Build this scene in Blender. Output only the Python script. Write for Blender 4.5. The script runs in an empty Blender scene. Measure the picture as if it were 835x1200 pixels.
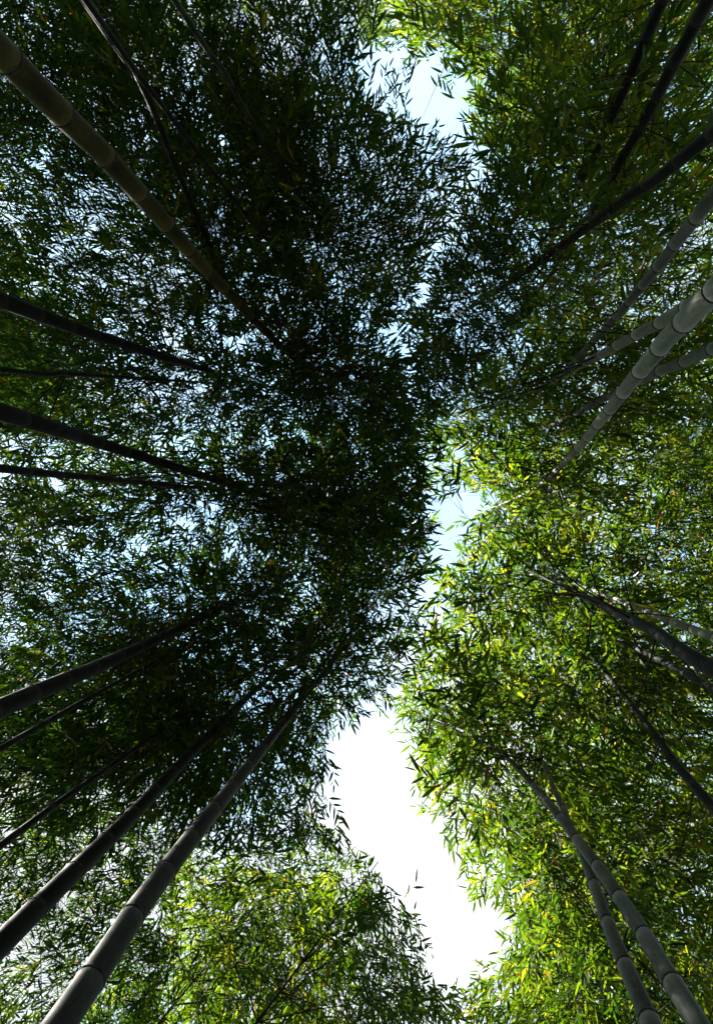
import bpy, math, random
import numpy as np
from mathutils import Vector, Matrix

rng = np.random.default_rng(7)
random.seed(7)
sc = bpy.context.scene
COL = sc.collection

# ------------------------------------------------------------------ camera
FOC = 800.0                      # focal length in photograph pixels (835 x 1200 frame)
CAM_Z = 1.5
cam_d = bpy.data.cameras.new('camera')
cam_d.sensor_fit = 'VERTICAL'
cam_d.sensor_height = 36.0
cam_d.lens = 24.0
cam_d.clip_end = 500.0
cam = bpy.data.objects.new('camera', cam_d)
COL.objects.link(cam)
R0 = Matrix(((1, 0, 0), (0, -1, 0), (0, 0, -1)))
zen = Vector((57.5, -10.0, -FOC)).normalized()          # where the zenith sits in the frame
Q = (R0 @ zen).rotation_difference(Vector((0, 0, 1))).to_matrix()
RC = Q @ R0
cam.matrix_world = Matrix.Translation((0, 0, CAM_Z)) @ RC.to_4x4()
sc.camera = cam

# ------------------------------------------------------------------ sky, sun, exposure
SUN_EL, SUN_AZ = math.radians(38), math.radians(186)     # azimuth of the direction TOWARDS the sun, from +X
world = bpy.data.worlds.new('World')
sc.world = world
world.use_nodes = True
wn, wl = world.node_tree.nodes, world.node_tree.links
wn.clear()
w_out = wn.new('ShaderNodeOutputWorld')
w_sky = wn.new('ShaderNodeTexSky')
w_sky.sky_type = 'NISHITA'
w_sky.sun_disc = False
w_sky.sun_elevation = SUN_EL
w_sky.sun_rotation = math.radians(90) - SUN_AZ
w_sky.dust_density = 0.5
w_bg = wn.new('ShaderNodeBackground')
w_bg.inputs['Strength'].default_value = 0.088
w_tc = wn.new('ShaderNodeTexCoord')
w_no = wn.new('ShaderNodeTexNoise')
w_no.inputs['Scale'].default_value = 1.5
w_no.inputs['Detail'].default_value = 6.0
w_no.inputs['Roughness'].default_value = 0.55
w_ramp = wn.new('ShaderNodeMapRange')
w_ramp.interpolation_type = 'SMOOTHSTEP'
w_ramp.inputs['From Min'].default_value = 0.38
w_ramp.inputs['From Max'].default_value = 0.58
w_ramp.inputs['To Min'].default_value = 0.35
w_ramp.inputs['To Max'].default_value = 1.0
w_mix = wn.new('ShaderNodeMix')
w_mix.data_type = 'RGBA'
w_mix.inputs['B'].default_value = (1.6, 1.68, 1.7, 1)     # bright thin cloud, times the strength above
w_map = wn.new('ShaderNodeMapping')
w_map.inputs['Location'].default_value = (1.37, 2.329, 0.822)
wl.new(w_tc.outputs['Generated'], w_map.inputs['Vector'])
wl.new(w_map.outputs['Vector'], w_no.inputs['Vector'])
wl.new(w_no.outputs['Fac'], w_ramp.inputs['Value'])
wl.new(w_ramp.outputs['Result'], w_mix.inputs['Factor'])
w_wb = wn.new('ShaderNodeMix')
w_wb.data_type = 'RGBA'
w_wb.blend_type = 'MULTIPLY'
w_wb.inputs['Factor'].default_value = 1.0
w_wb.inputs['B'].default_value = (0.78, 1.14, 1.04, 1)      # cool green-cyan white balance of clear sky
wl.new(w_sky.outputs['Color'], w_wb.inputs['A'])
wl.new(w_wb.outputs['Result'], w_mix.inputs['A'])
wl.new(w_mix.outputs['Result'], w_bg.inputs['Color'])
wl.new(w_bg.outputs['Background'], w_out.inputs['Surface'])

sun_d = bpy.data.lights.new('sun', 'SUN')
sun_d.energy = 5.0
sun_d.angle = math.radians(0.5)
sun_d.color = (1.0, 0.95, 0.85)
sun = bpy.data.objects.new('sun', sun_d)
COL.objects.link(sun)
SUN_DIR = Vector((math.cos(SUN_EL) * math.cos(SUN_AZ), math.cos(SUN_EL) * math.sin(SUN_AZ), math.sin(SUN_EL)))
sun.rotation_euler = SUN_DIR.to_track_quat('Z', 'Y').to_euler()
sun.location = SUN_DIR * 40

sc.view_settings.view_transform = 'Standard'
sc.view_settings.look = 'None'
sc.view_settings.gamma = 1.0
sc.view_settings.exposure = 3.2
sc.view_settings.use_curve_mapping = False
sc.render.engine = 'CYCLES'
sc.cycles.use_denoising = True
sc.cycles.max_bounces = 4
sc.cycles.diffuse_bounces = 3
sc.cycles.glossy_bounces = 2
sc.cycles.transmission_bounces = 4


# ------------------------------------------------------------------ helpers
RCn = np.array(RC)


def rays(u, v):
    """slopes (x/z, y/z) of the rays through photograph pixels"""
    u, v = np.asarray(u, float), np.asarray(v, float)
    c = np.stack([(u - 417.5) / FOC, -(v - 600.0) / FOC, -np.ones_like(u)], -1)
    d = c @ RCn.T
    return d[..., :2] / d[..., 2:3]


def project(p):
    """world points -> photograph pixels"""
    c = (np.asarray(p) - np.array([0, 0, CAM_Z])) @ RCn
    w = -c[..., 2]
    w = np.where(w < 0.05, 0.05, w)
    return 417.5 + c[..., 0] / w * FOC, 600.0 - c[..., 1] / w * FOC, w


def norm(a):
    return a / np.maximum(np.linalg.norm(a, axis=-1, keepdims=True), 1e-9)


def make_mesh(name, verts, faces_flat, face_sizes, smooth=False, attrs=None):
    me = bpy.data.meshes.new(name)
    verts = np.asarray(verts, np.float32)
    faces_flat = np.asarray(faces_flat, np.int32)
    face_sizes = np.asarray(face_sizes, np.int32)
    me.vertices.add(len(verts))
    me.vertices.foreach_set('co', verts.ravel())
    me.loops.add(len(faces_flat))
    me.loops.foreach_set('vertex_index', faces_flat)
    me.polygons.add(len(face_sizes))
    starts = np.concatenate([[0], np.cumsum(face_sizes)[:-1]]).astype(np.int32)
    me.polygons.foreach_set('loop_start', starts)
    me.polygons.foreach_set('loop_total', face_sizes)
    if smooth:
        me.polygons.foreach_set('use_smooth', np.ones(len(face_sizes), bool))
    for k, a in (attrs or {}).items():
        at = me.attributes.new(k, 'FLOAT', 'POINT')
        at.data.foreach_set('value', np.asarray(a, np.float32))
    me.update(calc_edges=True)
    return me


def link(name, data, parent=None, mat=None):
    o = bpy.data.objects.new(name, data)
    COL.objects.link(o)
    if parent is not None:
        o.parent = parent
    if mat is not None and data is not None and not data.materials:
        data.materials.append(mat)
    return o


def tube(path, radii, sides=8, cap=True):
    """lathe along a polyline: verts, flat faces, sizes"""
    path = np.asarray(path, float)
    n = len(path)
    t = np.gradient(path, axis=0)
    t = norm(t)
    ref = np.array([1.0, 0, 0]) if abs(t[0][0]) < 0.8 else np.array([0, 1.0, 0])
    a = norm(np.cross(t, ref))
    b = np.cross(t, a)
    ang = np.linspace(0, 2 * math.pi, sides, endpoint=False)
    V = path[:, None, :] + np.asarray(radii)[:, None, None] * (
        a[:, None, :] * np.cos(ang)[None, :, None] + b[:, None, :] * np.sin(ang)[None, :, None])
    V = V.reshape(-1, 3)
    i = np.arange(n - 1)[:, None] * sides
    j = np.arange(sides)[None, :]
    k = (j + 1) % sides
    F = np.stack([i + j, i + sides + j, i + sides + k, i + k], -1).reshape(-1, 4)
    flat, sizes = list(F.ravel()), [4] * len(F)
    if cap:
        flat += list(range(sides)) + list(range((n - 1) * sides, n * sides))[::-1]
        sizes += [sides, sides]
    return V, flat, sizes


class Acc:
    """collects tubes into one mesh"""
    def __init__(self):
        self.v, self.f, self.s, self.n = [], [], [], 0

    def add(self, V, flat, sizes):
        self.v.append(V)
        self.f.append(np.asarray(flat) + self.n)
        self.s.append(np.asarray(sizes))
        self.n += len(V)

    def mesh(self, name, off):
        return make_mesh(name, np.concatenate(self.v) - off, np.concatenate(self.f), np.concatenate(self.s), True)


# ------------------------------------------------------------------ materials
def new_mat(name):
    m = bpy.data.materials.new(name)
    m.use_nodes = True
    nt = m.node_tree
    nt.nodes.clear()
    out = nt.nodes.new('ShaderNodeOutputMaterial')
    return m, nt, out


def ramp(nt, stops):
    r = nt.nodes.new('ShaderNodeValToRGB')
    el = r.color_ramp.elements
    el[0].position, el[0].color = stops[0][0], (*stops[0][1], 1)
    el[1].position, el[1].color = stops[-1][0], (*stops[-1][1], 1)
    for p, c in stops[1:-1]:
        e = el.new(p)
        e.color = (*c, 1)
    return r


def leaf_material():
    m, nt, out = new_mat('bamboo_leaf')
    at = nt.nodes.new('ShaderNodeAttribute')
    at.attribute_name = 'tint'
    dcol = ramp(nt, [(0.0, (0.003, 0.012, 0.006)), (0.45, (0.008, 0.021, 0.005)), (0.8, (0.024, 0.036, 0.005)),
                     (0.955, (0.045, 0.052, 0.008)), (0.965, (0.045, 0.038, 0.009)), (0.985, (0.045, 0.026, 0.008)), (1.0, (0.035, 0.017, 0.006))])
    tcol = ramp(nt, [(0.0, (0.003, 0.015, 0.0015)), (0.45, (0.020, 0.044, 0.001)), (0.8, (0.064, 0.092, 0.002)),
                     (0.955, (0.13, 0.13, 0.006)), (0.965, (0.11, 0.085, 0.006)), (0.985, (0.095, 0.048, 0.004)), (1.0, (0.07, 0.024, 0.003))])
    nt.links.new(at.outputs['Fac'], dcol.inputs['Fac'])
    nt.links.new(at.outputs['Fac'], tcol.inputs['Fac'])
    d = nt.nodes.new('ShaderNodeBsdfDiffuse')
    t = nt.nodes.new('ShaderNodeBsdfTranslucent')
    nt.links.new(dcol.outputs['Color'], d.inputs['Color'])
    nt.links.new(tcol.outputs['Color'], t.inputs['Color'])
    add = nt.nodes.new('ShaderNodeAddShader')
    nt.links.new(d.outputs[0], add.inputs[0])
    nt.links.new(t.outputs[0], add.inputs[1])
    g = nt.nodes.new('ShaderNodeBsdfGlossy')
    g.inputs['Roughness'].default_value = 0.38
    lw = nt.nodes.new('ShaderNodeLayerWeight')
    lw.inputs['Blend'].default_value = 0.35
    fr = nt.nodes.new('ShaderNodeMapRange')          # soft wax sheen, the same on both faces
    fr.inputs['From Min'].default_value = 0.0
    fr.inputs['From Max'].default_value = 1.0
    fr.inputs['To Min'].default_value = 0.004
    fr.inputs['To Max'].default_value = 0.035
    nt.links.new(lw.outputs['Facing'], fr.inputs['Value'])
    mx = nt.nodes.new('ShaderNodeMixShader')
    nt.links.new(fr.outputs[0], mx.inputs[0])
    nt.links.new(add.outputs[0], mx.inputs[1])
    nt.links.new(g.outputs[0], mx.inputs[2])
    nt.links.new(mx.outputs[0], out.inputs['Surface'])
    return m


def culm_material(name, c0, c1, bloom, rough=0.55):
    """c0/c1 streaked skin colours, bloom = pale wax under each node"""
    m, nt, out = new_mat(name)
    p = nt.nodes.new('ShaderNodeBsdfPrincipled')
    tc = nt.nodes.new('ShaderNodeTexCoord')
    mp = nt.nodes.new('ShaderNodeMapping')
    mp.inputs['Scale'].default_value = (14, 14, 1.6)
    n1 = nt.nodes.new('ShaderNodeTexNoise')
    n1.inputs['Scale'].default_value = 1.0
    n1.inputs['Detail'].default_value = 8
    n1.inputs['Roughness'].default_value = 0.65
    nt.links.new(tc.outputs['Object'], mp.inputs['Vector'])
    nt.links.new(mp.outputs['Vector'], n1.inputs['Vector'])
    r = ramp(nt, [(0.35, c0), (0.68, c1)])
    nt.links.new(n1.outputs['Fac'], r.inputs['Fac'])
    wax = nt.nodes.new('ShaderNodeAttribute')
    wax.attribute_name = 'wax'
    n2 = nt.nodes.new('ShaderNodeTexNoise')
    n2.inputs['Scale'].default_value = 30
    n2.inputs['Detail'].default_value = 4
    nt.links.new(tc.outputs['Object'], n2.inputs['Vector'])
    mul = nt.nodes.new('ShaderNodeMath')
    mul.operation = 'MULTIPLY'
    nt.links.new(wax.outputs['Fac'], mul.inputs[0])
    nt.links.new(n2.outputs['Fac'], mul.inputs[1])
    mx = nt.nodes.new('ShaderNodeMix')
    mx.data_type = 'RGBA'
    mx.inputs['B'].default_value = (*bloom, 1)
    nt.links.new(mul.outputs[0], mx.inputs['Factor'])
    nt.links.new(r.outputs['Color'], mx.inputs['A'])
    # broad mottling: weathered, paler patches
    n4 = nt.nodes.new('ShaderNodeTexNoise')
    n4.inputs['Scale'].default_value = 7
    n4.inputs['Detail'].default_value = 6
    n4.inputs['Roughness'].default_value = 0.7
    nt.links.new(tc.outputs['Object'], n4.inputs['Vector'])
    sc_ = nt.nodes.new('ShaderNodeMapRange')
    sc_.inputs['From Min'].default_value = 0.5
    sc_.inputs['From Max'].default_value = 0.7
    sc_.inputs['To Max'].default_value = 0.55
    nt.links.new(n4.outputs['Fac'], sc_.inputs['Value'])
    mx0 = nt.nodes.new('ShaderNodeMix')
    mx0.data_type = 'RGBA'
    mx0.inputs['B'].default_value = (bloom[0] * 0.8, bloom[1] * 0.8, bloom[2] * 0.65, 1)
    nt.links.new(sc_.outputs['Result'], mx0.inputs['Factor'])
    nt.links.new(mx.outputs['Result'], mx0.inputs['A'])
    # dark lichen flecks
    n3 = nt.nodes.new('ShaderNodeTexNoise')
    n3.inputs['Scale'].default_value = 55
    n3.inputs['Detail'].default_value = 3
    nt.links.new(tc.outputs['Object'], n3.inputs['Vector'])
    fl = nt.nodes.new('ShaderNodeMapRange')
    fl.inputs['From Min'].default_value = 0.62
    fl.inputs['From Max'].default_value = 0.72
    fl.inputs['To Max'].default_value = 0.7
    nt.links.new(n3.outputs['Fac'], fl.inputs['Value'])
    mx2 = nt.nodes.new('ShaderNodeMix')
    mx2.data_type = 'RGBA'
    mx2.inputs['B'].default_value = (c0[0] * 0.5, c0[1] * 0.5, c0[2] * 0.5, 1)
    nt.links.new(fl.outputs['Result'], mx2.inputs['Factor'])
    nt.links.new(mx0.outputs['Result'], mx2.inputs['A'])
    nt.links.new(mx2.outputs['Result'], p.inputs['Base Color'])
    p.inputs['Roughness'].default_value = rough
    p.inputs['Specular IOR Level'].default_value = 0.07
    bp = nt.nodes.new('ShaderNodeBump')
    bp.inputs['Strength'].default_value = 0.15
    bp.inputs['Distance'].default_value = 0.004
    nt.links.new(n1.outputs['Fac'], bp.inputs['Height'])
    nt.links.new(bp.outputs['Normal'], p.inputs['Normal'])
    nt.links.new(p.outputs[0], out.inputs['Surface'])
    return m


def plain_material(name, c0, c1, scale, rough=0.8):
    m, nt, out = new_mat(name)
    p = nt.nodes.new('ShaderNodeBsdfPrincipled')
    tc = nt.nodes.new('ShaderNodeTexCoord')
    n = nt.nodes.new('ShaderNodeTexNoise')
    n.inputs['Scale'].default_value = scale
    n.inputs['Detail'].default_value = 8
    nt.links.new(tc.outputs['Object'], n.inputs['Vector'])
    r = ramp(nt, [(0.35, c0), (0.65, c1)])
    nt.links.new(n.outputs['Fac'], r.inputs['Fac'])
    nt.links.new(r.outputs['Color'], p.inputs['Base Color'])
    p.inputs['Roughness'].default_value = rough
    p.inputs['Specular IOR Level'].default_value = 0.06
    nt.links.new(p.outputs[0], out.inputs['Surface'])
    return m


M_LEAF = leaf_material()
M_CULM = {
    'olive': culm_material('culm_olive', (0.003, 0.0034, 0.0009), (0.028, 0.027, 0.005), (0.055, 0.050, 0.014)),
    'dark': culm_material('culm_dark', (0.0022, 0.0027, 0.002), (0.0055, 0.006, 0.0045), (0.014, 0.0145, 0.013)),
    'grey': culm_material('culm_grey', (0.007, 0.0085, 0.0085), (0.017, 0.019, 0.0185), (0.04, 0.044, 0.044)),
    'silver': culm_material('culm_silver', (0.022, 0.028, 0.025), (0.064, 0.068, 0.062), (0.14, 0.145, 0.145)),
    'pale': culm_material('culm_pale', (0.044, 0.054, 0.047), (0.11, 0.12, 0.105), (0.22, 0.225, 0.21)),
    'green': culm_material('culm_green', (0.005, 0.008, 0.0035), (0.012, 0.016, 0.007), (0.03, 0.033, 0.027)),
}
M_RING = plain_material('node_ridge', (0.010, 0.010, 0.008), (0.030, 0.030, 0.024), 40)
M_TWIG = plain_material('twig_bark', (0.006, 0.006, 0.003), (0.015, 0.0145, 0.007), 20)
M_SOIL = plain_material('leaf_litter', (0.05, 0.04, 0.025), (0.16, 0.125, 0.075), 6)
M_PATH = plain_material('path_earth', (0.09, 0.075, 0.055), (0.17, 0.145, 0.11), 4)

# ------------------------------------------------------------------ ground and path
g = make_mesh('ground', [(-150, -150, 0), (150, -150, 0), (150, 150, 0), (-150, 150, 0)], [0, 1, 2, 3], [4])
go = link('ground', g, None, M_SOIL)
go['kind'] = 'structure'
pv, pf = [], []
ys = np.linspace(-60, 60, 61)
for y in ys:
    cx = 0.35 + 0.25 * math.sin(y * 0.18)
    pv += [(cx - 0.75, y, 0.006), (cx + 0.75, y, 0.006)]
for i in range(len(ys) - 1):
    pf += [2 * i, 2 * i + 1, 2 * i + 3, 2 * i + 2]
po = link('path', make_mesh('path', pv, pf, [4] * (len(ys) - 1)), None, M_PATH)
po['kind'] = 'structure'

# ------------------------------------------------------------------ the culms
# colour, diameter, width in px at the first point, pixel points towards the crown, height above the lens, label, crown?
GROUP = 'bamboo of the grove'
CULMS = [
 ('olive', .100, 37, [(15, 75), (130, 190), (255, 330)], 10.0, 'thick olive yellow bamboo crossing the top left corner, patchily sunlit'),
 ('dark', .090, 20, [(5, 353), (150, 405), (250, 436)], 10.5, 'dark bamboo culm on the left edge between the olive culm and the long black one'),
 ('dark', .090, 23, [(5, 484), (160, 533), (390, 606)], 10.0, 'long almost black bamboo reaching from the middle of the left edge to the centre'),
 ('dark', .042, 11, [(2, 549), (100, 559)], 11.0, 'thin dark bamboo just below the long black culm at mid left edge'),
 ('dark', .032, 7, [(2, 433), (80, 438)], 11.0, 'thinnest dark bamboo entering at left edge just above the long black culm'),
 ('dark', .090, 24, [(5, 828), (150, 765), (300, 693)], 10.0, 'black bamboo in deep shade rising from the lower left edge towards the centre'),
 ('dark', .034, 8, [(3, 876), (115, 812)], 11.0, 'thin bamboo with a pale streak running below the deep shade black culm'),
 ('dark', .042, 10, [(2, 990), (105, 915)], 11.0, 'thin dark bamboo between two thick culms on the lower left edge'),
 ('dark', .100, 30, [(5, 1102), (150, 960), (240, 866)], 10.5, 'thick dark bamboo beside and left of the large grey bottom left culm'),
 ('grey', .100, 39, [(78, 1190), (180, 1040), (300, 887), (390, 775)], 9.5, 'large grey bamboo with dark node rings rising from bottom left to the sky gap'),
 ('silver', .080, 22, [(758, 1190), (712, 1082), (682, 1001), (632, 885)], 7.0, 'slimmer left one of the two crossing grey bamboos at bottom right'),
 ('silver', .085, 25, [(811, 1190), (742, 1077), (689, 1001), (621, 916)], 7.2, 'right one of the two crossing grey bamboos at bottom right'),
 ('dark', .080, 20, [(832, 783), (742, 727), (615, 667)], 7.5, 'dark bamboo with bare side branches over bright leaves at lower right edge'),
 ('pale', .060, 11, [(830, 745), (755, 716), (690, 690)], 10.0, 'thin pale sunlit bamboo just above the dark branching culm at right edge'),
 ('grey', .060, 10, [(833, 806), (785, 780)], 10.0, 'thin grey bamboo just below the dark branching culm at right edge'),
 ('pale', .088, 26.5, [(828, 350), (762, 420), (672, 530)], 9.0, 'thick pale ringed bamboo in front of the right edge cluster'),
 ('pale', .078, 17, [(820, 350), (742, 394), (640, 450)], 10.0, 'pale grey bamboo passing behind the thick pale ringed culm, upper of the two'),
 ('silver', .072, 15, [(832, 410), (760, 441), (655, 494)], 10.0, 'dull grey bamboo passing behind the thick pale ringed culm, lower of the two'),
 ('silver', .080, 17, [(830, 236), (782, 298), (720, 372)], 10.5, 'grey bamboo on the right edge next above the pale ringed cluster'),
 ('dark', .075, 17, [(832, 158), (742, 226), (666, 282)], 10.5, 'dim dark bamboo half lost in leaves at upper right edge'),
 ('dark', .080, 15, [(775, 2), (737, 90), (692, 190)], 11.0, 'left one of two brown black bamboos coming down from the top right corner'),
 ('dark', .085, 18, [(828, 2), (772, 108), (740, 166)], 11.0, 'right one of two brown black bamboos coming down from the top right corner'),
 ('dark', .050, 12, [(102, 3), (165, 96), (220, 230)], 11.0, 'thicker of the two dark bamboos running side by side at top left'),
 ('dark', .032, 8, [(125, 35), (172, 100), (292, 256)], 11.0, 'thinner of the two dark bamboos running side by side at top left'),
 ('green', .035, 8, [(206, 2), (260, 80), (300, 150)], 11.5, 'thin green bamboo entering at the top edge left of centre'),
 ('dark', .065, 13, [(833, 944), (782, 882), (752, 842)], 10.5, 'dark leaning bamboo at the right edge above the crossing grey pair'),
]
# bamboos whose stems are hidden by leaves: crown position in the frame (u, v) at a height
HIDDEN = [
 (500, 20, 11, 'bright leafy bamboo crown over the small sky opening at top centre'),
 (610, 70, 9, 'dark green leafy bamboo crown right of the top sky opening'),
 (380, 40, 11, 'dark lacy bamboo crown with white sky specks at the top, left of centre'),
 (20, 220, 11.5, 'dark lacy bamboo crown on left edge below the olive culm'),
 (40, 650, 11.5, 'dark leafy bamboo crown with bright holes at left edge below mid height'),
 (300, 1120, 9, 'sunlit yellow green bamboo crown right of the large grey bottom left culm'),
 (435, 1110, 7.5, 'dark drooping bamboo crown hanging over the white gap at the bottom'),
 (30, 1180, 11, 'sparse dark bamboo crown with white holes in the bottom left corner'),
 (590, 1010, 9, 'bright green bamboo crown along the right side of the large white gap'),
 (770, 620, 10, 'bright small leaved bamboo crown on the right edge below the pale cluster'),
 (640, 1150, 9.5, 'green bamboo crown left of the crossing grey pair along bottom edge'),
 (810, 1080, 11, 'dark green bamboo crown right of the crossing pair in the bottom right corner'),
]


def node_heights(zb, H):
    z, s = zb + 0.12, 0.16
    out = []
    while z < H:
        out.append(z)
        z += s * random.uniform(0.94, 1.06)
        s = min(s + 0.022, 0.34) if z < H * 0.6 else max(s - 0.006, 0.2)
    return np.array(out)


class Bamboo:
    pass


bamboos = []


def catmull(P, n=120):
    P = np.asarray(P)
    d = np.concatenate([[0], np.cumsum(np.linalg.norm(np.diff(P, axis=0), axis=1))])
    P2 = np.vstack([2 * P[0] - P[1], P, 2 * P[-1] - P[-2]])
    out = []
    for i in range(len(P) - 1):
        p0, p1, p2, p3 = P2[i:i + 4]
        m = max(3, int(n * (d[i + 1] - d[i]) / d[-1]))
        for t in np.linspace(0, 1, m, endpoint=False):
            out.append(0.5 * (2 * p1 + (p2 - p0) * t + (2 * p0 - 5 * p1 + 4 * p2 - p3) * t * t + (3 * p1 - p0 - 3 * p2 + p3) * t ** 3))
    out.append(P[-1])
    return np.array(out)


def build_culm(style, dia, axis_pts, H, label, z_ref=3.5):
    """axis_pts: world points rising; H total height above ground"""
    b = Bamboo()
    curve = catmull(axis_pts, 160)
    base = curve[0].copy()
    root = link('bamboo', None)
    root.location = base
    root['label'] = label
    root['category'] = 'bamboo'
    root['group'] = GROUP
    b.root, b.off, b.H, b.label = root, base, H, label
    b.right = base[0] > 0.3
    zz = curve[:, 2]
    b.zz, b.cx, b.cy = zz, curve[:, 0], curve[:, 1]
    top = zz[-1]
    nodes = node_heights(base[2], top - 0.1)
    b.nodes = nodes
    # radius: slow taper, quicker near the tip
    t1 = z_ref / top
    rad = lambda z: 0.5 * dia * np.clip(np.minimum(1.0 - 0.86 * (z / top), 0.86) / (1.0 - 0.86 * t1), 0.05, 1.3)
    b.rad = rad
    zs, rr, wax = [], [], []
    prev = base[2]
    for zn in list(nodes) + [top]:
        L = zn - prev
        for f, rs, wx in ((0.06, 1.0, .0), (0.5, 0.985, .12), (0.78, 0.99, .45), (0.92, 1.0, 1.5), (0.972, 1.045, 1.7), (0.993, 0.95, 0.1)):
            z = prev + L * f
            zs.append(z)
            rr.append(rad(z) * rs)
            wax.append(wx * (0.6 + 0.4 * random.random()))
        prev = zn
    zs, rr = np.array(zs), np.array(rr)
    path = np.stack([np.interp(zs, zz, b.cx), np.interp(zs, zz, b.cy), zs], -1)
    SID = 14 if dia > 0.07 else 9
    V, F, S = tube(path - base, rr, SID)
    me = make_mesh('culm', V, F, S, True, {'wax': np.repeat(wax, SID)})
    culm = link('culm', me, root, M_CULM[style])
    b.culm = culm
    for zn in nodes:                    # raised ridge on every node
        c = np.array([np.interp(zn, zz, b.cx), np.interp(zn, zz, b.cy), zn])
        u, v, w = project(c)
        if not (-40 < u < 875 and -40 < v < 1240) or zn < CAM_Z + 0.4 or zn > CAM_Z + 6.5:
            continue
        r = float(rad(zn))
        t = np.array([np.interp(zn + .1, zz, b.cx) - c[0], np.interp(zn + .1, zz, b.cy) - c[1], .1])
        t = t / np.linalg.norm(t)
        ps = [c - base + t * h for h in (-0.006, -0.002, 0.004, 0.010)]
        V, F, S = tube(ps, [r * 0.98, r * 1.075, r * 1.085, r * 0.98], SID)
        ring = link('node_ring', make_mesh('node_ring', V, F, S, True), culm, M_RING)
    bamboos.append(b)
    return b


for style, dia, w1, pts, H, label in CULMS:
    q = rays([p[0] for p in pts], [p[1] for p in pts])
    r = np.linalg.norm(q, axis=1)
    z1 = dia * FOC / w1
    z = z1 * r[0] / r
    z = np.minimum(z, 8.5)
    P = np.stack([q[:, 0] * z, q[:, 1] * z, z + CAM_Z], -1)
    # down to the soil: straight on, the lean eased out
    s0 = (P[1] - P[0])[:2] / (P[1] - P[0])[2]
    sl = min(1.0, 0.3 / max(np.linalg.norm(s0), 1e-6))
    s0 = s0 * sl
    zb = P[0][2]
    below = [np.array([P[0][0] - s0[0] * zb * 0.8, P[0][1] - s0[1] * zb * 0.8, 0.0])]
    # on up into the crown: the lean goes on and the tip nods over
    s1 = (P[-1] - P[-2])[:2] / (P[-1] - P[-2])[2]
    s1 = s1 * min(1.0, 0.3 / max(np.linalg.norm(s1), 1e-6))
    nod = np.array([-P[-1][0], 0.25 * random.uniform(-1, 1)])
    nod = nod / max(np.linalg.norm(nod), 1e-6)
    zt = H + CAM_Z
    above = []
    if zt > P[-1][2] + 1.2:
        for f in (0.4, 0.75, 1.0):
            h = (zt - P[-1][2]) * f
            xy = P[-1][:2] + s1 * h + nod * 0.5 * f ** 2.2
            above.append(np.array([xy[0], xy[1], P[-1][2] + h]))
    build_culm(style, dia, np.array(below + list(P) + above), zt, label, P[0][2])

for u, v, H, label in HIDDEN:
    top = rays(u, v) * (H * 0.8)
    out = top * 1.0
    right = u > np.interp(v, [0, 185, 560, 900, 1200], [450, 560, 505, 440, 520])
    out[0] = top[0] + (2.4 if right else -2.4)
    out[1] = top[1] * 1.25
    P = [np.array([out[0] + (top[0] - out[0]) * f, out[1] + (top[1] - out[1]) * f, (H + CAM_Z) * h])
         for f, h in ((0, 0), (0.10, 0.35), (0.42, 0.65), (1, 1))]
    build_culm('green', 0.05, np.array(P), H + CAM_Z, label)

# ------------------------------------------------------------------ foliage density over the canopy (layers of leaf seen from the path)
TAU = np.array([
 [2.6,2.6,2.6,2.2,1.8,1.5,1.4,2.4,2.2,2.6,3.0,2.6,2.6,1.8],
 [2.6,2.0,2.0,3.0,3.0,1.8,1.5,0.8,0.3,2.6,3.0,2.6,2.0,2.0],
 [2.0,1.6,2.2,2.6,3.0,2.6,2.0,1.5,0.5,2.3,3.0,3.0,2.6,1.6],
 [1.3,1.3,1.6,2.0,2.8,3.0,2.8,1.0,1.2,1.6,3.0,3.0,3.0,2.0],
 [1.5,1.3,1.1,1.2,2.0,3.0,3.0,2.2,1.8,2.0,2.6,2.6,1.6,1.3],
 [1.2,0.9,1.1,1.1,1.8,3.0,3.0,2.5,1.8,1.8,2.6,2.0,1.5,1.3],
 [1.6,1.3,1.3,1.2,1.6,3.0,3.2,1.5,1.9,1.8,2.6,2.0,2.0,2.0],
 [1.5,1.3,1.2,1.1,1.6,2.6,3.6,3.0,2.2,2.6,2.2,1.9,2.5,2.3],
 [1.2,1.3,1.4,1.2,1.5,2.2,3.2,3.6,2.0,2.6,2.8,3.0,2.6,2.6],
 [1.2,1.2,1.5,1.4,1.5,3.0,3.6,3.6,1.3,1.1,2.8,2.8,2.6,2.6],
 [1.8,1.6,1.3,1.0,1.2,3.0,3.6,3.2,1.0,2.0,2.5,2.2,2.0,2.0],
 [1.4,0.9,1.2,1.8,2.6,2.3,3.0,2.2,1.1,2.2,2.4,2.2,2.0,2.0],
 [1.6,1.7,2.6,3.0,3.0,2.4,2.2,1.2,2.0,2.6,2.8,2.8,2.6,2.4],
 [2.6,2.8,3.0,3.0,3.0,2.0,1.3,0.6,2.0,2.8,2.8,2.8,2.6,2.6],
 [2.6,2.6,3.0,3.0,2.5,1.6,0.8,0.1,2.0,2.4,2.8,3.0,2.6,2.4],
 [1.6,1.8,2.2,2.2,2.0,1.3,0.6,0.0,1.0,1.3,2.8,3.0,2.8,2.2],
 [1.2,1.6,1.7,1.6,2.0,2.0,1.2,0.05,0.1,2.0,3.0,3.0,3.0,2.2],
 [0.9,1.1,1.7,2.0,2.4,2.6,2.2,1.2,0.02,0.6,3.0,3.0,2.8,2.2],
 [0.65,0.7,1.2,2.0,2.6,2.8,2.5,1.5,0.15,0.3,2.8,3.0,3.0,2.3],
 [0.55,0.45,1.0,2.0,2.6,2.8,2.0,1.5,0.8,1.2,2.8,3.0,3.0,2.4]])
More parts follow.
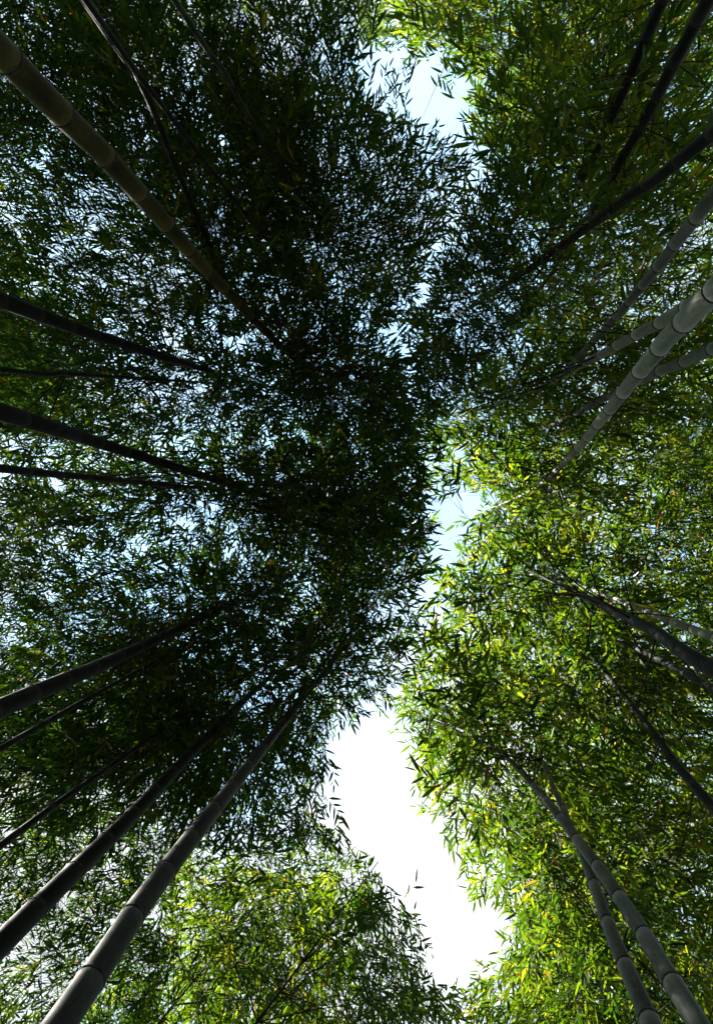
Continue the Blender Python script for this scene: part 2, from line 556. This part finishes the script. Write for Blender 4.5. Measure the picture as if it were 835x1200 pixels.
# typical lowest and highest leaves above the lens, columns left -> right
GAPS = [[(398,850),(382,905),(402,945),(408,988),(440,1015),(488,1058),(502,1095),(498,1140),(528,1168),(562,1150),(597,1108),(588,1060),
         (556,1066),(530,1015),(532,985),(498,955),(468,940),(480,885),(456,842),(436,832)],
        [(476,152),(490,118),(506,86),(552,88),(548,130),(540,160),(562,192),(520,182),(500,150)],
        [(412,66),(454,62),(468,92),(446,118),(420,108)],
        [(548,588),(574,590),(572,604),(552,604)],
        [(440,404),(470,400),(492,410),(480,420),(455,416)],
        [(508,610),(522,604),(530,640),(522,668),(508,672)]]


def in_poly(u, v, poly):
    inside = np.zeros(u.shape, bool)
    n = len(poly)
    for i in range(n):
        x1, y1 = poly[i]
        x2, y2 = poly[(i + 1) % n]
        c = ((y1 > v) != (y2 > v)) & (u < (x2 - x1) * (v - y1) / (y2 - y1 + 1e-9) + x1)
        inside ^= c
    return inside


def bilinear(grid, u, v):
    h, w = grid.shape
    x = np.clip((u - 30) / 60, 0, w - 1.001)
    y = np.clip((v - 30) / 60, 0, h - 1.001)
    i, j = x.astype(int), y.astype(int)
    fx, fy = x - i, y - j
    return (grid[j, i] * (1 - fx) * (1 - fy) + grid[j, i + 1] * fx * (1 - fy) + grid[j + 1, i] * (1 - fx) * fy + grid[j + 1, i + 1] * fx * fy)


# smooth 3D value noise for clumping
NG = rng.random((40, 40, 40))


def vnoise(p, s):
    q = p / s + 1000.0
    i = np.floor(q).astype(int)
    f = q - i
    f = f * f * (3 - 2 * f)
    out = 0
    for a in (0, 1):
        for b_ in (0, 1):
            for c in (0, 1):
                w = (f[:, 0] if a else 1 - f[:, 0]) * (f[:, 1] if b_ else 1 - f[:, 1]) * (f[:, 2] if c else 1 - f[:, 2])
                out = out + w * NG[(i[:, 0] + a) % 40, (i[:, 1] + b_) % 40, (i[:, 2] + c) % 40]
    return out


def crown_kind(u, v):
    """0 = low small-leaved shaded crowns left of the path, 1 = taller large-leaved sunlit crowns on the right and at the bottom left"""
    gap = np.interp(v, [0, 90, 170, 210, 260, 400, 450, 500, 650, 800, 900, 1000, 1100, 1200], [440, 490, 555, 610, 640, 610, 545, 500, 512, 470, 440, 470, 545, 540])
    k = np.clip((u - gap) / 30 + 0.5, 0, 1)
    bush = np.clip((v - 985) / 40, 0, 1) * np.clip((u - 170) / 40, 0, 1) * np.clip((440 - u) / 40, 0, 1)
    topc = np.clip((70 - v) / 30, 0, 1) * np.clip((u - 400) / 40, 0, 1)
    return np.maximum(np.maximum(k, bush), topc)


def mult(u, v):
    k = crown_kind(u, v)
    left = np.interp(u, [0, 230, 330, 480, 560, 640], [1.26, 1.26, 1.24, 1.18, 1.0, 1.0])
    return left + (np.interp(u, [300, 560, 835], [0.8, 1.0, 1.1]) - left) * k


def z_range(u, v):
    k = crown_kind(u, v)
    lo_l = np.interp(u, [0, 250, 480], [5.4, 5.4, 5.0])
    hi_l = np.interp(u, [0, 250, 480], [8.4, 8.0, 7.6])
    lo_r = np.interp(u, [300, 560, 700, 835], [6.4, 6.0, 6.0, 6.4])
    lo_r = lo_r - 0.9 * np.exp(-((u - 590) ** 2 + (v - 840) ** 2) / 85.0 ** 2)
    lo_r = lo_r - 1.7 * np.clip((u - 590) / 60, 0, 1) * np.clip((340 - v) / 60, 0, 1)
    hi_r = np.interp(u, [300, 560, 700, 835], [9.6, 9.6, 10.4, 11.0])
    return lo_l + (lo_r - lo_l) * k, hi_l + (hi_r - hi_l) * k


LEAVES_PER = 7
LEAF_M2 = 0.115 * 0.021 * 0.62 * 0.55       # mean leaf area seen from below
U0, U1, V0, V1 = -130, 965, -130, 1330
N_TRY = 300000
u = rng.uniform(U0, U1, N_TRY)
v = rng.uniform(V0, V1, N_TRY)
lo, hi = z_range(u, v)
z = lo + (hi - lo) * rng.random(N_TRY) ** 0.78
scl = (0.94 + 0.28 * crown_kind(u, v)) * rng.uniform(0.8, 1.2, N_TRY)
tau = np.minimum(bilinear(TAU, u, v) * mult(u, v), np.where(crown_kind(u, v) < 0.5, 3.3, 9))
outside = (u < -12) | (u > 847) | (v < -12) | (v > 1212)
tau = np.where(outside, tau * 0.55, tau)
q = rays(u, v)
P = np.stack([q[:, 0] * z, q[:, 1] * z, z + CAM_Z], -1)
clump = 0.45 * vnoise(P, 0.6) + 0.55 * vnoise(P + 31.7, 0.3)
clump = np.clip((clump - 0.5) * (3.1 + 0.2 * crown_kind(u, v)) + 1.0, 0.1, 2.2)
want = 1.2 * tau * clump / (LEAVES_PER * LEAF_M2 * scl ** 2 * (FOC / z) ** 2)     # sprays per px^2
have = N_TRY / ((U1 - U0) * (V1 - V0))
keep = rng.random(N_TRY) < want / have
print('spray acceptance max', float((want / have).max()), 'kept', int(keep.sum()))
for poly in GAPS:
    keep &= ~in_poly(u + rng.normal(0, 11, N_TRY), v + rng.normal(0, 11, N_TRY), poly)
A = P[keep]
SCL = scl[keep]
TONE = 0.30 + 0.22 * crown_kind(u, v)[keep]          # light put into the tint: shaded crowns darker, sunlit ones brighter and yellower

# nearest culm owns the spray
NB = len(bamboos)
cost = np.empty((len(A), NB), np.float32)
for k, b in enumerate(bamboos):
    zc = np.minimum(A[:, 2] - 0.3, b.H)
    dx = A[:, 0] - np.interp(zc, b.zz, b.cx)
    dy = A[:, 1] - np.interp(zc, b.zz, b.cy)
    over = np.maximum(A[:, 2] - b.H - 0.3, 0)
    cost[:, k] = np.hypot(dx, dy) + over
GAPX = ([0, 100, 185, 400, 560, 650, 800, 900, 1000, 1100, 1200], [450, 500, 560, 470, 505, 515, 470, 440, 470, 545, 540])
au, av, _ = project(A)
a_side = au > np.interp(av, *GAPX)
for k, b in enumerate(bamboos):
    cost[:, k] += np.where(a_side != b.right, 2.0, 0.0)
owner = cost.argmin(1)

# ------------------------------------------------------------------ leaf templates (unit length, +x along the blade)
def leaf_template(hi):
    if hi == 'far':
        return np.array([(0, 0, 0), (0.4, 0.5, -0.02), (0.4, -0.5, -0.02), (1, 0, -0.1)], float), [0, 2, 3, 1], [4]
    if hi:
        t = np.array([0.0, 0.16, 0.42, 0.72, 1.0])
        w = np.array([0.0, 0.40, 0.50, 0.34, 0.0])
        V, F, S = [], [], []
        for i, (a, b_) in enumerate(zip(t, w)):
            sag = -0.10 * a * a
            V += [(a, 0, sag - 0.0), (a, b_, sag + 0.10 * b_), (a, -b_, sag + 0.10 * b_)]
        keepv = [0] + list(range(3, 12)) + [12]
        idx = {o: n for n, o in enumerate(keepv)}
        F = [0, 3, 4, 0, 5, 3] 
        S = [3, 3]
        for i in (1, 2):
            a, b_ = 3 * i, 3 * (i + 1)
            F += [a, b_, b_ + 1, a + 1, a, a + 2, b_ + 2, b_]
            S += [4, 4]
        F += [9, 12, 10, 9, 11, 12]
        S += [3, 3]
        return np.array([V[o] for o in keepv]), [idx[f] for f in F], S
    V = np.array([(0, 0, 0), (0.28, 0.48, -0.0), (0.28, -0.48, -0.0), (0.66, 0.38, -0.05), (0.66, -0.38, -0.05), (1, 0, -0.12)], float)
    return V, [0, 2, 1, 1, 2, 4, 3, 3, 4, 5], [3, 4, 3]


def bake_leaves(name, pos, X, Y, Z, L, W, tint, hi, off):
    T, F, S = leaf_template(hi)
    n, m = len(pos), len(T)
    V = pos[:, None, :] + L[:, None, None] * T[None, :, 0, None] * X[:, None, :] \
        + W[:, None, None] * T[None, :, 1, None] * Y[:, None, :] + L[:, None, None] * T[None, :, 2, None] * Z[:, None, :]
    F = (np.asarray(F)[None, :] + (np.arange(n) * m)[:, None]).ravel()
    return make_mesh(name, V.reshape(-1, 3) - off, F, np.tile(S, n), False, {'tint': np.repeat(tint, m)})


def sprays_to_leaves(anchor, tdir, scale=1.0, tone=0.42):
    """leaf sprays: alternate blades on the last hand of a twig, plus the terminal one"""
    n = len(anchor)
    K = LEAVES_PER
    k = np.arange(K)[None, :]
    side = np.where(k % 2 == 0, 1.0, -1.0) * np.ones((n, 1))
    up = np.array([0, 0, 1.0])
    lat = norm(np.cross(tdir, up) + rng.normal(0, 0.25, (n, 3)))
    twn = norm(np.cross(lat, tdir))
    back = (k * 0.026 + rng.uniform(-.008, .008, (n, K))) * scale
    pos = anchor[:, None, :] - tdir[:, None, :] * back[..., None]
    ang = np.where(k == 0, rng.normal(0, 0.2, (n, K)), side * rng.uniform(0.35, 1.15, (n, K)))
    d = tdir[:, None, :] * np.cos(ang)[..., None] + lat[:, None, :] * np.sin(ang)[..., None]
    d = d + rng.normal(0, 0.16, (n, K, 3))
    d[..., 2] -= rng.uniform(0.0, 0.75, (n, K))
    d = norm(d)
    nz = twn[:, None, :] + rng.normal(0, 0.38, (n, K, 3))
    Y = norm(np.cross(nz, d))
    Z = np.cross(d, Y)
    L = rng.uniform(0.082, 0.150, (n, K)) * scale
    L[:, 0] *= 1.1
    W = L * rng.uniform(0.15, 0.21, (n, K))
    base_t = np.reshape(tone, (-1, 1)) + rng.normal(0, 0.19, (n, 1))
    tint = np.clip(base_t + rng.normal(0, 0.12, (n, K)), 0.0, 0.95)
    odd = rng.random((n, K)) < 0.012
    tint = np.where(odd, rng.uniform(0.96, 1.0, (n, K)), tint)
    sid = np.repeat(np.arange(n), K)
    drop = rng.random((n, K)) < 0.88
    f = drop.ravel()
    return (pos.reshape(-1, 3)[f], d.reshape(-1, 3)[f], Y.reshape(-1, 3)[f], Z.reshape(-1, 3)[f], L.ravel()[f], W.ravel()[f], tint.ravel()[f], sid[f])


# single leaves share four meshes
LEAF_MESH = []
for i in range(6):
    T, F, S = leaf_template(True)
    T = T.copy()
    T[:, 1] *= 0.18
    T[:, 2] *= (0.5 + 0.35 * i)
    me = make_mesh('leaf', T, F, S, False, {'tint': np.full(len(T), (0.22, 0.35, 0.45, 0.55, 0.7, 0.985)[i])})
    me.materials.append(M_LEAF)
    LEAF_MESH.append(me)

n_leaf_obj = n_branch_obj = n_leaf = 0
MAX_LEAF_PER = 60
MAX_BRANCH_PER = 9
for k, b in enumerate(bamboos):
    a = A[owner == k]
    a_scl = SCL[owner == k]
    if len(a) == 0:
        continue
    zc = np.minimum(a[:, 2], b.H)
    dx = a[:, 0] - np.interp(zc, b.zz, b.cx)
    dy = a[:, 1] - np.interp(zc, b.zz, b.cy)
    dist = np.hypot(dx, dy)
    az = np.arctan2(dy, dx)
    zat = np.clip(a[:, 2] - 0.55 * dist - 0.1, CAM_Z + 3.6, b.H - 0.25)
    ni = np.clip(np.searchsorted(b.nodes, zat), 0, len(b.nodes) - 1)
    sec = np.floor((az + math.pi + 0.35 * ni) / (2 * math.pi) * 7).astype(int) % 7
    key = ni * 7 + sec
    tdir = np.zeros_like(a)
    root_pt = np.zeros_like(a)
    groups = []
    bad = np.zeros(len(a), bool)
    for kk in np.unique(key):
        ii = np.nonzero(key == kk)[0]
        order = ii[np.argsort(dist[ii])]
        node_z = b.nodes[ni[ii[0]]]
        p0 = np.array([np.interp(node_z, b.zz, b.cx), np.interp(node_z, b.zz, b.cy), node_z])
        far = a[order[len(order) // 2:]].mean(0)
        vec = far - p0
        ln = np.linalg.norm(vec)
        ts = np.linspace(0, 1, 6)
        path = p0 + vec * ts[:, None] + np.array([0, 0, 1.0]) * (np.sin(ts * math.pi) * 0.18 * ln)[:, None]
        path += rng.normal(0, 0.02 * ln, path.shape) * (ts * (1 - ts) * 4)[:, None] + rng.normal(0, 0.12 * ln, 3) * np.sin(ts * math.pi)[:, None]
        tt = np.clip(dist[ii] / max(dist[ii].max(), 1e-3), 0.12, 1) * 0.92
        rp = np.stack([np.interp(tt, ts, path[:, c]) for c in range(3)], -1)
        root_pt[ii] = rp
        d = a[ii] - rp
        d = norm(d) * 0.8 + norm(np.stack([dx[ii], dy[ii], np.zeros(len(ii))], -1)) * 0.5 + rng.normal(0, 0.35, (len(ii), 3))
        d[:, 2] -= 0.25
        tdir[ii] = norm(d)
        gp = np.vstack([path[1:]] * 1)
        gu, gv, _ = project(gp)
        if any(in_poly(gu, gv, poly).any() for poly in GAPS):
            bad[ii] = True
            continue
        for f in (0.35, 0.6):
            gu, gv, _ = project(rp + (a[ii] - rp) * f)
            for poly in GAPS:
                bad[ii] |= in_poly(gu, gv, poly)
        ii = ii[~bad[ii]]
        if len(ii) == 0:
            continue
        pu, pv_, w = project(a[ii])
        vis = (pu > 0) & (pu < 835) & (pv_ > 0) & (pv_ < 1200)
        score = vis.mean() * len(ii) ** 0.3 / w.mean()
        groups.append((score, ii, path, ln))
    groups.sort(key=lambda g_: -g_[0])
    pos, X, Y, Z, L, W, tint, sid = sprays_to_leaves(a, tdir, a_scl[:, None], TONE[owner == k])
    ok = ~bad[sid]
    pos, X, Y, Z, L, W, tint, sid = (q_[ok] for q_ in (pos, X, Y, Z, L, W, tint, sid))
    n_leaf += len(pos)
    single = np.zeros(len(pos), bool)
    pu, pv_, w = project(pos)
    px_len = L * FOC / w
    px_len = np.where((pu > 4) & (pu < 831) & (pv_ > 4) & (pv_ < 1196), px_len, 0)
    rest = Acc()
    twig_acc = {}
    for gi, (score, ii, path, ln) in enumerate(groups):
        r0 = 0.003 + 0.0013 * min(ln, 2)
        br = tube(path, np.linspace(r0, 0.0016, 6), 5)
        named = gi < MAX_BRANCH_PER and score > 0.06
        acc = Acc() if named else rest
        acc.add(*br)
        for s in ii:                     # twigs
            p1 = a[s] - tdir[s] * 0.02
            p0 = root_pt[s]
            acc.add(*tube(np.array([p0, p1]), [0.0018, 0.0008], 3, False))
        if named:
            bo = link('branch', acc.mesh('branch', b.off), b.root, M_TWIG)
            n_branch_obj += 1
            cand = np.nonzero(np.isin(sid, ii))[0]
            cand = cand[px_len[cand] > 9]
            cand = cand[np.argsort(-px_len[cand])][:max(3, MAX_LEAF_PER // MAX_BRANCH_PER + 2)]
            single[cand] = True
            for c in cand:
                vi = 5 if tint[c] > 0.95 else int(np.clip(tint[c] * 6 - 0.6, 0, 4))
                lo_ = bpy.data.objects.new('leaf', LEAF_MESH[vi])
                COL.objects.link(lo_)
                lo_.parent = bo
                wy = W[c] / 0.18
                Mx = Matrix(((X[c][0] * L[c], Y[c][0] * wy, Z[c][0] * L[c], pos[c][0] - b.off[0]),
                             (X[c][1] * L[c], Y[c][1] * wy, Z[c][1] * L[c], pos[c][1] - b.off[1]),
                             (X[c][2] * L[c], Y[c][2] * wy, Z[c][2] * L[c], pos[c][2] - b.off[2]),
                             (0, 0, 0, 1)))
                lo_.matrix_basis = Mx
                n_leaf_obj += 1
    if rest.n:
        tw = link('twigs', rest.mesh('twigs', b.off), b.root, M_TWIG)
        tw['kind'] = 'stuff'
    f = ~single
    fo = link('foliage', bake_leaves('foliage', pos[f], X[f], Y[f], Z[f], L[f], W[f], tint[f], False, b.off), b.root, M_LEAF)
    fo['kind'] = 'stuff'
print('leaves', n_leaf, 'leaf objects', n_leaf_obj, 'branches', n_branch_obj, 'objects', len(bpy.data.objects))

# bare side branches, two at a node, on the culms that show them
def bare_branches(b, zlo, zhi, length, n):
    cand = [zn for zn in b.nodes if CAM_Z + zlo < zn < CAM_Z + zhi]
    for i, zn in enumerate(cand[:n]):
        c = np.array([np.interp(zn, b.zz, b.cx), np.interp(zn, b.zz, b.cy), zn])
        a0 = i * math.pi + random.uniform(-0.5, 0.5) + 0.9
        for da, f in ((-0.45, 1.0), (0.4, 0.7)):
            a1 = a0 + da
            L = length * f * random.uniform(0.75, 1.15)
            ts = np.linspace(0, 1, 9)
            path = c + np.stack([np.cos(a1 + 0.25 * ts) * L * ts, np.sin(a1 + 0.25 * ts) * L * ts, 0.55 * L * (ts - 0.45 * ts ** 2)], -1)
            acc = Acc()
            acc.add(*tube(path, np.linspace(0.0062, 0.0018, 9), 6))
            for j in range(2, 9):
                d = norm(np.array([math.cos(a1 + (0.8 if j % 2 else -0.7)), math.sin(a1 + (0.8 if j % 2 else -0.7)), 0.25]))
                acc.add(*tube(np.array([path[j], path[j] + d * 0.14 + [0, 0, .02], path[j] + d * 0.26]), [0.0022, 0.0016, 0.001], 4))
            link('branch', acc.mesh('branch', b.off), b.root, M_TWIG)


bare_branches(bamboos[12], 3.6, 7.2, 1.25, 7)
bare_branches(bamboos[25], 4.2, 6.0, 0.8, 3)
bare_branches(bamboos[5], 4.4, 6.0, 0.9, 3)

# ------------------------------------------------------------------ the grove further off: unseen masses all round, shaped for the shade they give
def thicket(name, label, n, sampler, scale):
    p = sampler(n)
    td = norm(np.stack([rng.normal(0, 1, n), rng.normal(0, 1, n), rng.normal(-0.4, 0.4, n)], -1))
    pos, X, Y, Z, L, W, tint, sid = sprays_to_leaves(p, td, scale)
    o = link(name, bake_leaves(name, pos, X, Y, Z, L, W, tint, 'far', np.zeros(3)), None, M_LEAF)
    o['kind'] = 'stuff'
    o['label'] = label
    o['category'] = 'shading bamboo thicket'
    return o


def ring(n):  # unseen rest of the grove, height and density set to cut low sky light
    az = rng.uniform(0, 2 * math.pi, n)
    r = rng.uniform(9.5, 14, n)
    zt = r / 0.8
    zt = np.where(np.cos(az) < -0.55, np.minimum(zt, 7.5), zt)      # lower towards the sun
    return np.stack([r * np.cos(az), r * np.sin(az), CAM_Z - 1.2 + rng.random(n) * (zt + 1.2) * 1.0], -1)


def shade_bank(n):  # unseen leaf mass, its outline cut along the sun's slope to shade the left crowns
    x = rng.uniform(-13, -8.5, n)
    y = np.where(rng.random(n) < 0.38, rng.uniform(-6.6, -2.2, n), rng.uniform(-10, 7.5, n))     # thickest in one tall clump, added to shade the upper right
    tall = np.clip((y + 6.5) / 0.7, 0, 1) * np.clip((-2.2 - y) / 0.7, 0, 1)
    hi = 6.7 - 0.78 * x + 5.2 * tall - 2.8 * (y > 2.4)
    zz = CAM_Z + hi - rng.random(n) * (7.0 + 4.5 * tall)
    return np.stack([x, y, zz], -1)


thicket('shading_thicket', 'unseen mass of bamboo leaves all round, added to block low sky light', 21000, ring, 2.7)
thicket('shading_thicket', 'unseen tall mass of bamboo leaves beyond the left edge, added to shade the left crowns', 14500, shade_bank, 1.9)

# unseen stems of the grove beyond, added to block light from the horizon
acc = Acc()
for i in range(240):
    az, r = random.uniform(0, 2 * math.pi), random.uniform(8.5, 15)
    x, y = r * math.cos(az), r * math.sin(az)
    if abs(x - 0.35) < 1.2:
        continue
    lx, ly = random.uniform(-.5, .5), random.uniform(-.5, .5)
    acc.add(*tube(np.array([(x, y, 0), (x + lx * .3, y + ly * .3, 4), (x + lx, y + ly, 8.5)]), [0.055, 0.05, 0.03], 7))
st = link('shading_stems', acc.mesh('shading_stems', np.zeros(3)), None, M_CULM['dark'])
st['kind'] = 'stuff'
st['label'] = 'unseen bamboo stems all round, added to block light from the horizon'
st['category'] = 'bamboo stems'
